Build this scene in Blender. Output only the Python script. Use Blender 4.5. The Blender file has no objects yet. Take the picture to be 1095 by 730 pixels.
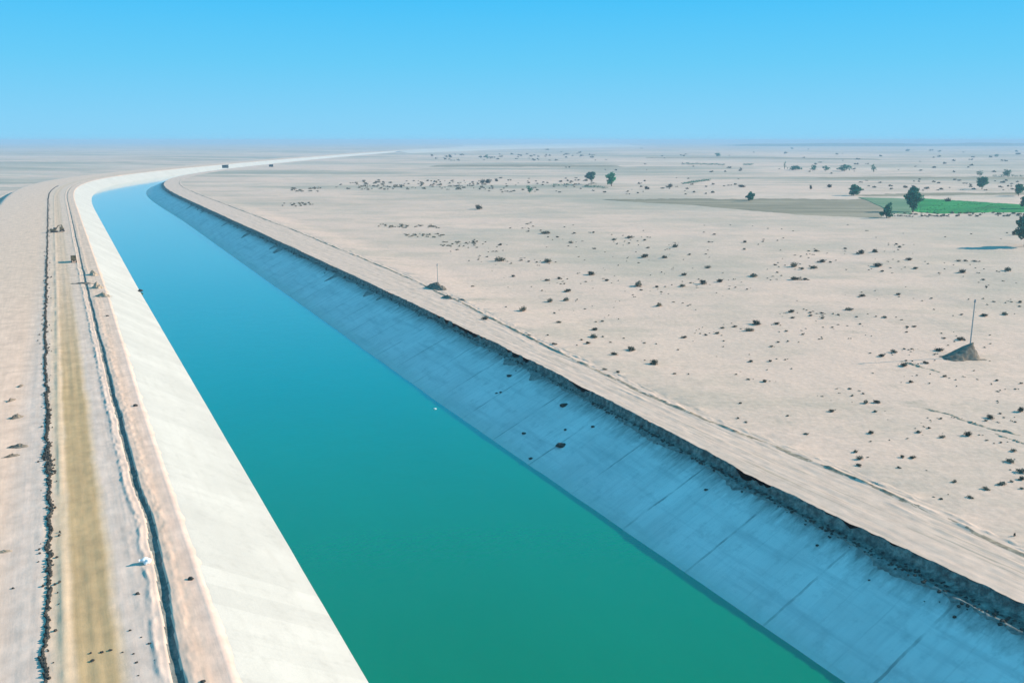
import bpy, bmesh, math, random
import numpy as np
from mathutils import Vector, Matrix
R = math.radians
C = bpy.context.scene
COL = C.collection
random.seed(7); rng = np.random.default_rng(7)

# ------------------------------------------------------------------ camera, sky, sun, exposure
F_PX, HOR, CAMZ = 900.0, 150.0, 59.5           # focal length in photo pixels (1095 wide), horizon row, height over the road
PITCH = math.atan((365 - HOR) / F_PX)
cd = bpy.data.cameras.new('camera'); cam = bpy.data.objects.new('camera', cd); COL.objects.link(cam)
cd.sensor_fit = 'HORIZONTAL'; cd.sensor_width = 36.0; cd.lens = 36.0 * F_PX / 1095.0
cd.clip_start = 0.5; cd.clip_end = 200000
cam.location = (0, 0, CAMZ); cam.rotation_euler = (R(90) - PITCH, 0, 0)
C.camera = cam

SUN_EL, SUN_YAW = 24.4, 76.0                    # degrees; yaw measured from the view direction towards the right
w = bpy.data.worlds.new('World'); C.world = w; w.use_nodes = True
nt = w.node_tree; nt.nodes.clear()
sky = nt.nodes.new('ShaderNodeTexSky'); sky.sky_type = 'NISHITA'; sky.sun_disc = False
sky.sun_elevation = R(SUN_EL); sky.sun_rotation = R(SUN_YAW)
sky.altitude = 300; sky.air_density = 1.0; sky.dust_density = 0.3; sky.ozone_density = 2.0
tcw = nt.nodes.new('ShaderNodeTexCoord'); sz = nt.nodes.new('ShaderNodeSeparateXYZ'); nt.links.new(tcw.outputs['Generated'], sz.inputs[0])
cr = nt.nodes.new('ShaderNodeValToRGB'); nt.links.new(sz.outputs[2], cr.inputs[0])     # colour of the dusty cyan sky by height
GRADE = [(0.0, (0.25, 0.64, 0.92)), (0.02, (0.23, 0.63, 0.92)), (0.083, (0.135, 0.59, 0.92)), (0.165, (0.050, 0.52, 0.94)), (0.27, (0.004, 0.50, 1.0)), (0.45, (0.02, 0.49, 0.92)), (1.0, (0.10, 0.42, 0.63))]
while len(cr.color_ramp.elements) < len(GRADE): cr.color_ramp.elements.new(0.5)
for e, (p, c) in zip(cr.color_ramp.elements, GRADE): e.position = p; e.color = c + (1,)
sc_ = nt.nodes.new('ShaderNodeVectorMath'); sc_.operation = 'SCALE'; sc_.inputs['Scale'].default_value = 7.2
nt.links.new(cr.outputs[0], sc_.inputs[0])
tint = nt.nodes.new('ShaderNodeMix'); tint.data_type = 'RGBA'; tint.blend_type = 'MIX'; tint.inputs[0].default_value = 0.985
bg = nt.nodes.new('ShaderNodeBackground'); bg.inputs[1].default_value = 0.0925
wo = nt.nodes.new('ShaderNodeOutputWorld')
nt.links.new(sky.outputs[0], tint.inputs[6]); nt.links.new(sc_.outputs[0], tint.inputs[7]); nt.links.new(tint.outputs[2], bg.inputs[0]); nt.links.new(bg.outputs[0], wo.inputs[0])

ld = bpy.data.lights.new('sun', 'SUN'); ld.energy = 5.0; ld.angle = R(0.53); ld.color = (1.0, 0.85, 0.69)
sun = bpy.data.objects.new('sun', ld); COL.objects.link(sun)
sdir = Vector((math.sin(R(SUN_YAW)) * math.cos(R(SUN_EL)), math.cos(R(SUN_YAW)) * math.cos(R(SUN_EL)), math.sin(R(SUN_EL))))
sun.rotation_euler = sdir.to_track_quat('Z', 'Y').to_euler(); sun.location = (200, 50, 150)

vs = C.view_settings
vs.view_transform = 'Standard'; vs.look = 'None'; vs.exposure = 0.62; vs.gamma = 1.0; vs.use_curve_mapping = False
C.cycles.max_bounces = 6; C.cycles.volume_bounces = 1

# ------------------------------------------------------------------ canal axis in plan
YAW0 = -28.03
K_S = [0, 1080, 1330, 1650, 2030, 2600, 4500, 8500, 14000]
K_Y = [YAW0, YAW0, -22.0, -8.5, -2.4, -0.6, 2.6, 7.0, 9.0]
S_AX = np.concatenate([np.arange(-420, 1500, 10.0), np.arange(1500, 4000, 25.0), np.arange(4000, 14001, 100.0)])
def _axis():
    ss = np.arange(-420, 14001, 2.0); y = np.radians(np.interp(ss, K_S, K_Y))
    k = np.ones(151) / 151; yp = np.convolve(np.pad(y, 75, mode='edge'), k, 'valid')
    x = np.cumsum(np.sin(yp)) * 2; z = np.cumsum(np.cos(yp)) * 2
    i0 = np.argmin(abs(ss)); return ss, x - x[i0], z - z[i0], yp
AS, AX, AY, AYAW = _axis()
def axis(s):
    return np.interp(s, AS, AX), np.interp(s, AS, AY), np.interp(s, AS, AYAW)
def sn2xy(s, n):
    x, y, a = axis(s); return x + n * np.cos(a), y - n * np.sin(a)
PX, PY, PA = axis(S_AX)
def xy2sn(x, y):
    x = np.atleast_1d(np.asarray(x, float)).ravel(); y = np.atleast_1d(np.asarray(y, float)).ravel()
    so = np.empty(len(x)); no = np.empty(len(x))
    for a in range(0, len(x), 20000):
        b = slice(a, a + 20000)
        i = np.argmin((x[b, None] - PX) ** 2 + (y[b, None] - PY) ** 2, axis=1)
        dx = x[b] - PX[i]; dy = y[b] - PY[i]; c = np.cos(PA[i]); sn = np.sin(PA[i])
        so[b] = S_AX[i] + dx * sn + dy * c; no[b] = dx * c - dy * sn
    return so, no
f_wl = lambda s: np.interp(s, [-400, 434, 1124, 1400, 2500], [29.2, 29.4, 32.5, 34, 34])
f_lt = lambda s: np.interp(s, [-400, 200, 360, 968, 1300, 2500], [12, 12, 13.2, 14.2, 16, 16])
f_wr = lambda s: np.interp(s, [-400, 60, 200, 377, 450, 800, 1500], [85.2, 85.2, 85.9, 89, 90, 96, 98])
f_zt = lambda s: np.interp(s, [110, 185, 700, 1200], [0.0, 1.0, 1.0, 0.0])        # right road raised further on, added so its shade covers the lining
f_ks = lambda s: (59.5 - f_zt(s)) / 59.5
f_lip = lambda s: f_ks(s) * np.interp(s, [60, 100, 260, 600], [1.014, 1.021, 1.021, 1.016]) * np.interp(s, [-400, 60, 100, 150, 200, 260, 500, 1000, 1500], [101.4, 101.4, 102.0, 105.0, 107.4, 109.0, 110.5, 113.5, 118])
f_top = lambda s: f_ks(s) * np.interp(s, [-400, 60, 100, 140, 190, 260, 450, 600, 950, 1400, 2500], [106.8, 106.6, 105.9, 108.3, 111, 112.7, 114.8, 115.7, 117.6, 122, 122])
f_rdg = lambda s: f_ks(s) * np.interp(s, [-400, 60, 93, 150, 200, 260, 336, 545, 1400], [119, 119.5, 122, 120, 123, 128, 133.5, 139, 142])
Z_W = -10.5; Z_LIP = -1.75; Z_LT = -0.3

# ------------------------------------------------------------------ smooth value noise for geometry
_T = rng.random((256, 256))
def vnoise(x, y):
    x = np.asarray(x, float); y = np.asarray(y, float)
    xi = np.floor(x).astype(int); yi = np.floor(y).astype(int); fx = x - xi; fy = y - yi
    fx = fx * fx * (3 - 2 * fx); fy = fy * fy * (3 - 2 * fy)
    g = lambda a, b: _T[a & 255, b & 255]
    return (g(xi, yi) * (1 - fx) + g(xi + 1, yi) * fx) * (1 - fy) + (g(xi, yi + 1) * (1 - fx) + g(xi + 1, yi + 1) * fx) * fy - 0.5
def fbm(x, y, o=4):
    v = 0; a = 1.0
    for k in range(o):
        v = v + a * vnoise(x * 2 ** k + 17.3 * k, y * 2 ** k + 5.1 * k); a *= 0.5
    return v
def sst(x, a, b):
    t = np.clip((x - a) / (b - a), 0, 1); return t * t * (3 - 2 * t)
N_OUT_R, N_OUT_L = 178.0, -56.0
def ground_z(x, y, n=None):
    x = np.asarray(x, float); y = np.asarray(y, float)
    if n is None: n = xy2sn(x, y)[1].reshape(x.shape)
    d = np.hypot(x, y)
    small = 0.8 * fbm(x / 46.0, y / 30.0, 4) + 0.8 * fbm(x / 210.0 + 9, y / 170.0, 2)
    big = 5.0 * fbm(x / 2600.0 + 3, y / 1900.0, 3)
    z = small * sst(n, N_OUT_R - 2, N_OUT_R + 60) * (1 - sst(d, 1500, 3500)) + big * sst(n, 300, 1500) * sst(d, 1800, 6000)
    zl = -6.0 * (1 - sst(-n, 90, 600)) + small * sst(-n, 70, 120) + big * sst(-n, 500, 1500) * sst(d, 1800, 6000)
    z = np.where(n > 0, z, zl)
    return z

def at(px, py, z=None):
    """world point of a photo pixel on the ground (or on the level z)"""
    x = (px - 547.5) / F_PX; y = -(py - 365) / F_PX
    d = Vector((x, math.cos(PITCH) + y * math.sin(PITCH), -math.sin(PITCH) + y * math.cos(PITCH)))
    zz = 0.0 if z is None else z
    for _ in range(1 if z is not None else 4):
        t = (zz - CAMZ) / d.z; p = d * t
        if z is None: zz = float(ground_z(np.array([p.x]), np.array([p.y]))[0])
    return Vector((p.x, p.y, zz))
def mpp(p): return math.hypot(p.x, p.y) * 1.0 / F_PX       # metres per photo pixel near p

# ------------------------------------------------------------------ material helpers
def new_mat(name):
    m = bpy.data.materials.new(name); m.use_nodes = True; t = m.node_tree; t.nodes.clear()
    o = t.nodes.new('ShaderNodeOutputMaterial'); b = t.nodes.new('ShaderNodeBsdfPrincipled'); t.links.new(b.outputs[0], o.inputs[0])
    b.inputs['Roughness'].default_value = 0.95; b.inputs['Specular IOR Level'].default_value = 0.1
    return m, t, b
def N(t, typ, **kw):
    n = t.nodes.new(typ)
    for k, v in kw.items(): setattr(n, k, v)
    return n
def noise(t, vec, scale, detail=4, rough=0.55, stretch=None):
    if stretch:
        mp = N(t, 'ShaderNodeMapping'); mp.inputs['Scale'].default_value = stretch; t.links.new(vec, mp.inputs[0]); vec = mp.outputs[0]
    n = N(t, 'ShaderNodeTexNoise'); n.inputs['Scale'].default_value = scale; n.inputs['Detail'].default_value = detail; n.inputs['Roughness'].default_value = rough
    t.links.new(vec, n.inputs['Vector']); return n.outputs['Fac']
def ramp(t, fac, stops):
    r = N(t, 'ShaderNodeValToRGB'); e = r.color_ramp.elements
    while len(e) < len(stops): e.new(0.5)
    for i, (p, c) in enumerate(stops):
        e[i].position = p; e[i].color = (c, c, c, 1) if isinstance(c, (int, float)) else (*c, 1)
    t.links.new(fac, r.inputs[0]); return r.outputs[0]
def mix(t, fac, a, b, mode='MIX'):
    m = N(t, 'ShaderNodeMix', data_type='RGBA', blend_type=mode)
    for sock, v in ((m.inputs[0], fac), (m.inputs[6], a), (m.inputs[7], b)):
        if hasattr(v, 'links'): t.links.new(v, sock)
        else: sock.default_value = v if isinstance(v, (int, float)) else (*v, 1)
    return m.outputs[2]
def mth(t, op, a, b=0.0):
    m = N(t, 'ShaderNodeMath', operation=op)
    for i, v in enumerate((a, b)):
        if hasattr(v, 'links'): t.links.new(v, m.inputs[i])
        else: m.inputs[i].default_value = v
    return m.outputs[0]
def bump(t, b, h, strength, dist):
    n = N(t, 'ShaderNodeBump'); n.inputs['Strength'].default_value = strength; n.inputs['Distance'].default_value = dist
    t.links.new(h, n.inputs['Height']); t.links.new(n.outputs[0], b.inputs['Normal'])
def simple(name, col, var=0.25, scale=3.0, rough=0.9, spec=0.15, coord='Object'):
    m, t, b = new_mat(name); tc = N(t, 'ShaderNodeTexCoord')
    f = noise(t, tc.outputs[coord], scale)
    dark = tuple(c * (1 - var) for c in col); lite = tuple(min(1, c * (1 + var)) for c in col)
    t.links.new(ramp(t, f, [(0.3, dark), (0.7, lite)]), b.inputs['Base Color'])
    b.inputs['Roughness'].default_value = rough; b.inputs['Specular IOR Level'].default_value = spec
    return m
def sand_nodes(t, pos):
    """sand colour shared by the plain and the outer edges of the embankments, laid out in world metres"""
    a = ramp(t, noise(t, pos, 0.010, 5, 0.6), [(0.30, (0.58, 0.435, 0.345)), (0.48, (0.65, 0.465, 0.365)), (0.7, (0.69, 0.48, 0.375))])
    pale = ramp(t, noise(t, pos, 0.0042, 4, 0.6, (1, 1.3, 1)), [(0.52, 0.0), (0.62, 0.45)])
    a = mix(t, pale, a, (0.66, 0.48, 0.375))
    grn = ramp(t, noise(t, pos, 0.0017, 6, 0.68, (0.75, 1.0, 1)), [(0.48, 0.0), (0.60, 0.75)])
    a = mix(t, grn, a, (0.36, 0.33, 0.26))
    sxyz = N(t, 'ShaderNodeSeparateXYZ'); t.links.new(pos, sxyz.inputs[0])
    beyond = ramp(t, mth(t, 'DIVIDE', sxyz.outputs[1], 4000.0), [(0.17, 0.0), (0.30, 1.0)])         # scrub country starts some 700 m out
    fs = ramp(t, noise(t, pos, 0.0042, 7, 0.72, (0.30, 1.0, 1)), [(0.49, 0.0), (0.58, 0.72)])
    a = mix(t, mth(t, 'MULTIPLY', fs, beyond), a, (0.25, 0.25, 0.19))
    fp = ramp(t, noise(t, pos, 0.0031, 6, 0.65, (0.25, 1.0, 1)), [(0.54, 0.0), (0.62, 0.6)])
    a = mix(t, mth(t, 'MULTIPLY', fp, beyond), a, (0.70, 0.53, 0.42))
    sp = ramp(t, noise(t, pos, 0.10, 7, 0.74, (0.6, 1.0, 1)), [(0.55, 0.0), (0.70, 0.70)])
    near = ramp(t, noise(t, pos, 0.012, 4, 0.6), [(0.42, 0.25), (0.58, 1.0)])
    a = mix(t, mth(t, 'MULTIPLY', sp, near), a, (0.34, 0.29, 0.225))
    mt = ramp(t, noise(t, pos, 0.03, 6, 0.68, (0.5, 1.0, 1)), [(0.48, 0.0), (0.64, 0.5)])
    a = mix(t, mt, a, (0.42, 0.35, 0.27))
    fine = ramp(t, noise(t, pos, 0.7, 5, 0.7), [(0.32, 0.86), (0.68, 1.08)])
    return mix(t, 1.0, a, fine, 'MULTIPLY')
def sand_bump(t, b, pos):
    h = mth(t, 'ADD', mth(t, 'MULTIPLY', noise(t, pos, 0.35, 5, 0.6), 0.8), mth(t, 'MULTIPLY', noise(t, pos, 0.06, 4, 0.55), 3.0))
    bump(t, b, h, 0.35, 0.45)
m_sand, t, b = new_mat('desert_sand')
g_ = N(t, 'ShaderNodeNewGeometry'); t.links.new(sand_nodes(t, g_.outputs['Position']), b.inputs['Base Color']); sand_bump(t, b, g_.outputs['Position'])

def uv_nodes(t):
    u = N(t, 'ShaderNodeUVMap'); u.uv_map = 'UVMap'; sx = N(t, 'ShaderNodeSeparateXYZ'); t.links.new(u.outputs[0], sx.inputs[0])
    return u.outputs[0], sx.outputs[0], sx.outputs[1]       # (s, n) in metres

# left berm: bands of differently travelled earth, by distance n from the axis
m_left, t, b = new_mat('left_berm_earth')
uv, us, un = uv_nodes(t)
wob = mth(t, 'MULTIPLY', mth(t, 'SUBTRACT', noise(t, uv, 0.05, 5, 0.62, (1, 1.5, 1)), 0.5), 2.0)
fac = mth(t, 'DIVIDE', mth(t, 'ADD', mth(t, 'ADD', un, wob), 56.0), 70.0)
def nf(n): return (n + 56.0) / 70.0
pink = (0.73, 0.525, 0.43); pale = (0.67, 0.505, 0.415); brown = (0.51, 0.335, 0.175); tan = (0.66, 0.46, 0.30); grey = (0.63, 0.48, 0.40)
band = ramp(t, fac, [(nf(-50), pink), (nf(-14), (0.80, 0.53, 0.39)), (nf(-10.5), grey), (nf(-8.0), pale), (nf(-5.6), (0.72, 0.50, 0.33)), (nf(-4.5), tan),
                     (nf(-3.9), brown), (nf(-0.1), brown), (nf(0.5), tan), (nf(1.6), pale), (nf(4.4), grey), (nf(9.0), (0.78, 0.51, 0.37)), (nf(12), pink)])
# the brown track fades out far along the road
fade = ramp(t, mth(t, 'DIVIDE', us, 1000.0), [(0.22, 0.0), (0.42, 0.75)])
band = mix(t, fade, band, (0.64, 0.46, 0.345))
streak = ramp(t, noise(t, uv, 1.1, 5, 0.65, (0.035, 1.0, 1)), [(0.33, 0.93), (0.66, 1.04)])
col = mix(t, 1.0, band, streak, 'MULTIPLY')
blot = ramp(t, noise(t, uv, 0.22, 5, 0.65), [(0.36, 0.86), (0.64, 1.06)])
col = mix(t, 1.0, col, blot, 'MULTIPLY')
t.links.new(col, b.inputs['Base Color'])
bump(t, b, mth(t, 'ADD', mth(t, 'MULTIPLY', noise(t, uv, 0.9, 5, 0.6, (0.12, 1, 1)), 0.45), mth(t, 'MULTIPLY', noise(t, uv, 0.8, 5, 0.7), 0.5)), 0.35, 0.25)

m_right, t, b = new_mat('right_road_earth')
uv, us, un = uv_nodes(t)
c1 = ramp(t, noise(t, uv, 0.5, 5, 0.62, (0.03, 0.8, 1)), [(0.28, (0.56, 0.42, 0.335)), (0.5, (0.63, 0.46, 0.365)), (0.72, (0.67, 0.48, 0.38))])
tr = ramp(t, noise(t, uv, 1.9, 4, 0.6, (0.018, 1.0, 1)), [(0.57, 0.0), (0.65, 0.75)])
c1 = mix(t, tr, c1, (0.37, 0.29, 0.215))
bl = ramp(t, noise(t, uv, 0.3, 5, 0.65), [(0.36, 0.90), (0.64, 1.05)])
t.links.new(mix(t, 1.0, c1, bl, 'MULTIPLY'), b.inputs['Base Color'])
bump(t, b, mth(t, 'ADD', mth(t, 'MULTIPLY', noise(t, uv, 0.9, 5, 0.6, (0.06, 1, 1)), 0.6), mth(t, 'MULTIPLY', noise(t, uv, 0.7, 5, 0.7), 0.4)), 0.35, 0.25)

def concrete(name, base, stain, wl_f0, flip):
    jk = 0.6 if flip > 0 else 0.04
    m, t, b = new_mat(name); uv, us, un = uv_nodes(t)
    c = ramp(t, noise(t, uv, 0.09, 6, 0.62, (0.6, 1, 1)), [(0.3, tuple(x * 0.90 for x in base)), (0.7, tuple(min(1, x * 1.07) for x in base))])
    run = ramp(t, noise(t, uv, 0.9, 5, 0.6, (1.0, 0.10, 1)), [(0.48, 0.0), (0.70, 0.5)])
    c = mix(t, run, c, stain)
    lng = ramp(t, noise(t, uv, 0.5, 5, 0.65, (0.08, 1.0, 1)), [(0.50, 0.0), (0.68, 0.8)])
    c = mix(t, lng, c, stain)
    pat = ramp(t, noise(t, uv, 0.35, 6, 0.7), [(0.53, 0.0), (0.68, 0.55)])
    c = mix(t, pat, c, tuple(x * 0.85 for x in stain))
    # every pour is a slightly different tone; dark joints every 6 m, wider every 18 m
    cell = mth(t, 'FLOOR', mth(t, 'DIVIDE', us, 6.0)); wn = N(t, 'ShaderNodeTexWhiteNoise', noise_dimensions='1D'); t.links.new(cell, wn.inputs['W'])
    c = mix(t, 1.0, c, ramp(t, wn.outputs['Value'], [(0, 0.95), (1, 1.04)]), 'MULTIPLY')
    wv = mth(t, 'MULTIPLY', mth(t, 'SUBTRACT', noise(t, uv, 0.4, 3, 0.6), 0.5), 0.5)
    sj = mth(t, 'ADD', us, wv)
    brk = ramp(t, noise(t, uv, 0.18, 3, 0.6), [(0.38, 0.1), (0.6, 1.0)])
    for per, wd, k in ((6.0, 0.12, 0.15 if flip > 0 else 0.02), (18.0, 0.22, jk)):
        d = mth(t, 'ABSOLUTE', mth(t, 'SUBTRACT', mth(t, 'FRACT', mth(t, 'DIVIDE', sj, per)), 0.5))
        ln = mth(t, 'MULTIPLY', mth(t, 'LESS_THAN', d, wd / per), k)
        c = mix(t, mth(t, 'MULTIPLY', ln, brk), c, tuple(x * 0.3 for x in stain))
    if flip > 0:
        jit = mth(t, 'MULTIPLY', mth(t, 'SUBTRACT', noise(t, uv, 0.7, 6, 0.72, (1, 0.35, 1)), 0.5), 9.0)
        dirt = ramp(t, mth(t, 'ADD', mth(t, 'DIVIDE', mth(t, 'ADD', un, jit), 20.0), 1.0), [(0.80, 0.0), (0.92, 0.45), (1.0, 0.9)])
        c = mix(t, dirt, c, (0.15, 0.165, 0.155))
        sil = ramp(t, mth(t, 'ADD', mth(t, 'DIVIDE', mth(t, 'ADD', un, mth(t, 'MULTIPLY', jit, 0.3)), 20.0), 1.0), [(0.14, 0.65), (0.30, 0.15), (0.42, 0.0)])
        c = mix(t, sil, c, (0.42, 0.52, 0.46))
    t.links.new(c, b.inputs['Base Color']); b.inputs['Roughness'].default_value = 0.8; b.inputs['Specular IOR Level'].default_value = 0.25
    bump(t, b, mth(t, 'ADD', noise(t, uv, 2.0, 5, 0.6), mth(t, 'MULTIPLY', noise(t, uv, 0.25, 4, 0.6), 2.0)), 0.25, 0.15)
    return m
m_conc_r = concrete('weathered_concrete', (0.72, 0.69, 0.66), (0.53, 0.52, 0.51), 85, 1)
m_conc_l = concrete('pale_concrete', (0.485, 0.46, 0.415), (0.455, 0.43, 0.385), 29, -1)

m_soil, t, b = new_mat('dark_soil')  # mottled dark soil tone for the cut under the road edge
g_ = N(t, 'ShaderNodeNewGeometry'); p_ = g_.outputs['Position']
t.links.new(ramp(t, noise(t, p_, 0.8, 6, 0.7), [(0.32, (0.06, 0.06, 0.055)), (0.48, (0.16, 0.16, 0.145)), (0.62, (0.31, 0.295, 0.26)), (0.74, (0.42, 0.38, 0.32))]), b.inputs['Base Color'])
bump(t, b, noise(t, p_, 1.6, 6, 0.7), 0.9, 0.5)
m_clod = simple('soil_clod_earth', (0.05, 0.048, 0.042), 0.5, 2.0)
m_silt, t, b = new_mat('ditch_silt')
g_ = N(t, 'ShaderNodeNewGeometry'); p_ = g_.outputs['Position']
t.links.new(ramp(t, noise(t, p_, 0.7, 6, 0.7), [(0.33, (0.09, 0.10, 0.092)), (0.5, (0.17, 0.18, 0.165)), (0.7, (0.30, 0.29, 0.26))]), b.inputs['Base Color'])
bump(t, b, noise(t, p_, 2.0, 5, 0.65), 0.7, 0.3)
m_heap = simple('heap_earth', (0.40, 0.30, 0.215), 0.25, 0.8)
m_ridge = simple('spoil_ridge_earth', (0.33, 0.25, 0.18), 0.45, 0.9)
m_heap_dark = simple('dark_heap_earth', (0.19, 0.155, 0.12), 0.4, 0.8)

m_water, t, b = new_mat('canal_water')
uv, us, un = uv_nodes(t)
wc = ramp(t, noise(t, uv, 0.035, 4, 0.6, (0.35, 1, 1)), [(0.3, (0.0002, 0.158, 0.060)), (0.7, (0.0003, 0.174, 0.070))])
t.links.new(wc, b.inputs['Base Color'])
b.inputs['Roughness'].default_value = 0.10; b.inputs['IOR'].default_value = 1.46; b.inputs['Coat Weight'].default_value = 1.0; b.inputs['Coat IOR'].default_value = 1.45; b.inputs['Coat Roughness'].default_value = 0.06; b.inputs['Specular IOR Level'].default_value = 0.5
bump(t, b, mth(t, 'ADD', noise(t, uv, 0.9, 4, 0.6, (1, 0.7, 1)), mth(t, 'MULTIPLY', noise(t, uv, 0.16, 3, 0.5), 1.5)), 0.35, 0.14)

# ------------------------------------------------------------------ mesh helpers
def link(name, me, mats, parent=None):
    for m in (mats if isinstance(mats, (list, tuple)) else [mats]): me.materials.append(m)
    o = bpy.data.objects.new(name, me); COL.objects.link(o)
    if parent is not None: o.parent = parent
    return o
def tag(o, label, cat, group=None, kind=None):
    o['label'] = label; o['category'] = cat
    if group: o['group'] = group
    if kind: o['kind'] = kind
    return o
def struct(o, kind='structure'): o['kind'] = kind; return o
def thing(name, loc, label, cat, group=None, rz=0):
    o = bpy.data.objects.new(name, None); COL.objects.link(o); o.location = loc; o.rotation_euler = (0, 0, rz); o.empty_display_size = 0.5
    return tag(o, label, cat, group)
def grid_mesh(name, X, Y, Z, U=None, V=None, mat_idx=None, smooth=True):
    ns, nn = X.shape
    co = np.stack([X, Y, Z], -1).reshape(-1, 3)
    i = np.arange(ns * nn).reshape(ns, nn)
    f = np.stack([i[:-1, :-1], i[:-1, 1:], i[1:, 1:], i[1:, :-1]], -1).reshape(-1, 4)
    # make the faces look up
    a, b_, c = co[f[0, 0]], co[f[0, 1]], co[f[0, 3]]
    if np.cross(b_ - a, c - a)[2] < 0: f = f[:, ::-1]
    me = bpy.data.meshes.new(name)
    me.vertices.add(len(co)); me.vertices.foreach_set('co', co.ravel())
    me.loops.add(f.size); me.loops.foreach_set('vertex_index', f.ravel().astype(np.int32))
    me.polygons.add(len(f)); me.polygons.foreach_set('loop_start', np.arange(0, f.size, 4, dtype=np.int32))
    if mat_idx is not None:
        me.polygons.foreach_set('material_index', np.broadcast_to(mat_idx, (ns - 1, nn - 1)).reshape(-1).astype(np.int32))
    me.polygons.foreach_set('use_smooth', np.full(len(f), smooth))
    if U is not None:
        uvl = me.uv_layers.new(name='UVMap'); uvs = np.stack([U, V], -1).reshape(-1, 2)[f.ravel()]
        uvl.data.foreach_set('uv', uvs.ravel())
    me.update(calc_edges=True); me.validate(); return me
def raw_mesh(name, verts, faces, smooth=False):
    me = bpy.data.meshes.new(name); me.from_pydata([tuple(v) for v in verts], [], [tuple(f) for f in faces]); me.update()
    if smooth: me.polygons.foreach_set('use_smooth', [True] * len(me.polygons))
    return me
S_FINE = np.concatenate([np.arange(-300, 20, 8.0), np.arange(20, 320, 0.5), np.arange(320, 700, 1.5), np.arange(700, 1600, 4.0), np.arange(1600, 4000, 16.0), np.arange(4000, 12500, 80.0)])
S_MED = np.concatenate([np.arange(-300, 20, 8.0), np.arange(20, 400, 2.0), np.arange(400, 1600, 6.0), np.arange(1600, 4000, 20.0), np.arange(4000, 12500, 80.0)])

# ------------------------------------------------------------------ desert plain, one sheet to the horizon
def build_ground():
    ang = np.concatenate([np.linspace(-180, -62, 70)[:-1], np.linspace(-62, -40, 60)[:-1], np.linspace(-40, 40, 520), np.linspace(40, 62, 60)[1:], np.linspace(62, 180, 70)[1:]])
    rad = np.concatenate([[4.0, 20.0, 40.0], np.geomspace(55, 14000, 620), np.geomspace(14500, 120000, 30)])
    A, D = np.meshgrid(np.radians(ang), rad, indexing='ij')
    X = D * np.sin(A); Y = D * np.cos(A)
    s, n = xy2sn(X, Y); s = s.reshape(X.shape); n = n.reshape(X.shape)
    Z = ground_z(X, Y, n)
    inside = (s > -310) & (s < 12350)
    drop = np.minimum(sst(n, N_OUT_L - 4, N_OUT_L + 3), 1 - sst(n, 138, 148))
    Z = np.where(inside, Z - 18.0 * drop, Z)
    o = link('desert_ground', grid_mesh('desert_ground', X, Y, Z), m_sand); return struct(o)
build_ground()

# ------------------------------------------------------------------ canal: water, bed, linings, roads
def loft(name, S, ncols, zfun, mats, mat_idx=None, smooth=True, vfun=None):
    """ncols(S) -> (len(S), k) offsets n; zfun(S2, N2, j) -> heights"""
    Nn = ncols(S); S2 = np.broadcast_to(S[:, None], Nn.shape)
    x, y, a = axis(S); X = x[:, None] + Nn * np.cos(a)[:, None]; Y = y[:, None] - Nn * np.sin(a)[:, None]
    Z = zfun(S2, Nn)
    me = grid_mesh(name, X, Y, Z, S2, Nn if vfun is None else vfun(S2, Nn), mat_idx, smooth)
    return struct(link(name, me, mats))
def lerp_cols(a, b, k):
    return lambda S: a(S)[:, None] + (b(S) - a(S))[:, None] * np.linspace(0, 1, k)[None, :]
loft('canal_water', S_MED, lerp_cols(lambda s: f_wl(s) - 1.2, lambda s: f_wr(s) + 1.2, 12), lambda S, n: np.full(n.shape, Z_W), m_water)
loft('canal_bed', S_MED, lerp_cols(lambda s: f_wl(s) + 4, lambda s: f_wr(s) - 4, 5), lambda S, n: np.full(n.shape, Z_W - 3.2), m_silt)
# right lining: 0..1 from lip to 5 m under the water line
def cols_rl(S):
    q = np.linspace(0, 1, 30); lo = f_wr(S) - 5.0; hi = f_lip(S) + 0.12
    return hi[:, None] + (lo - hi)[:, None] * q
def z_rl(S, n):
    sl = (Z_LIP + f_zt(S) - Z_W) / (f_lip(S) - f_wr(S)); z = Z_W + (n - f_wr(S)) * sl
    return z + 0.10 * fbm(S / 9.0, n / 4.0, 3)
loft('canal_lining', S_FINE, cols_rl, z_rl, m_conc_r, vfun=lambda S, n: (n - f_lip(S)) / (f_lip(S) - f_wr(S)) * 17.0)
def zlin_r(s, n): return Z_W + (n - f_wr(s)) * (Z_LIP + f_zt(s) - Z_W) / (f_lip(s) - f_wr(s))
# left lining
def cols_ll(S):
    q = np.linspace(0, 1, 24); lo = f_wl(S) + 5.0; hi = f_lt(S) - 0.8
    return hi[:, None] + (lo - hi)[:, None] * q
def zlin_l(s, n): return Z_W + (f_wl(s) - n) * (Z_LT - Z_W) / (f_wl(s) - f_lt(s))
loft('canal_lining', S_FINE, cols_ll, lambda S, n: np.minimum(zlin_l(S, n), 0.0) + 0.03 * fbm(S / 14.0, n / 5.0, 3), m_conc_l)

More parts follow.
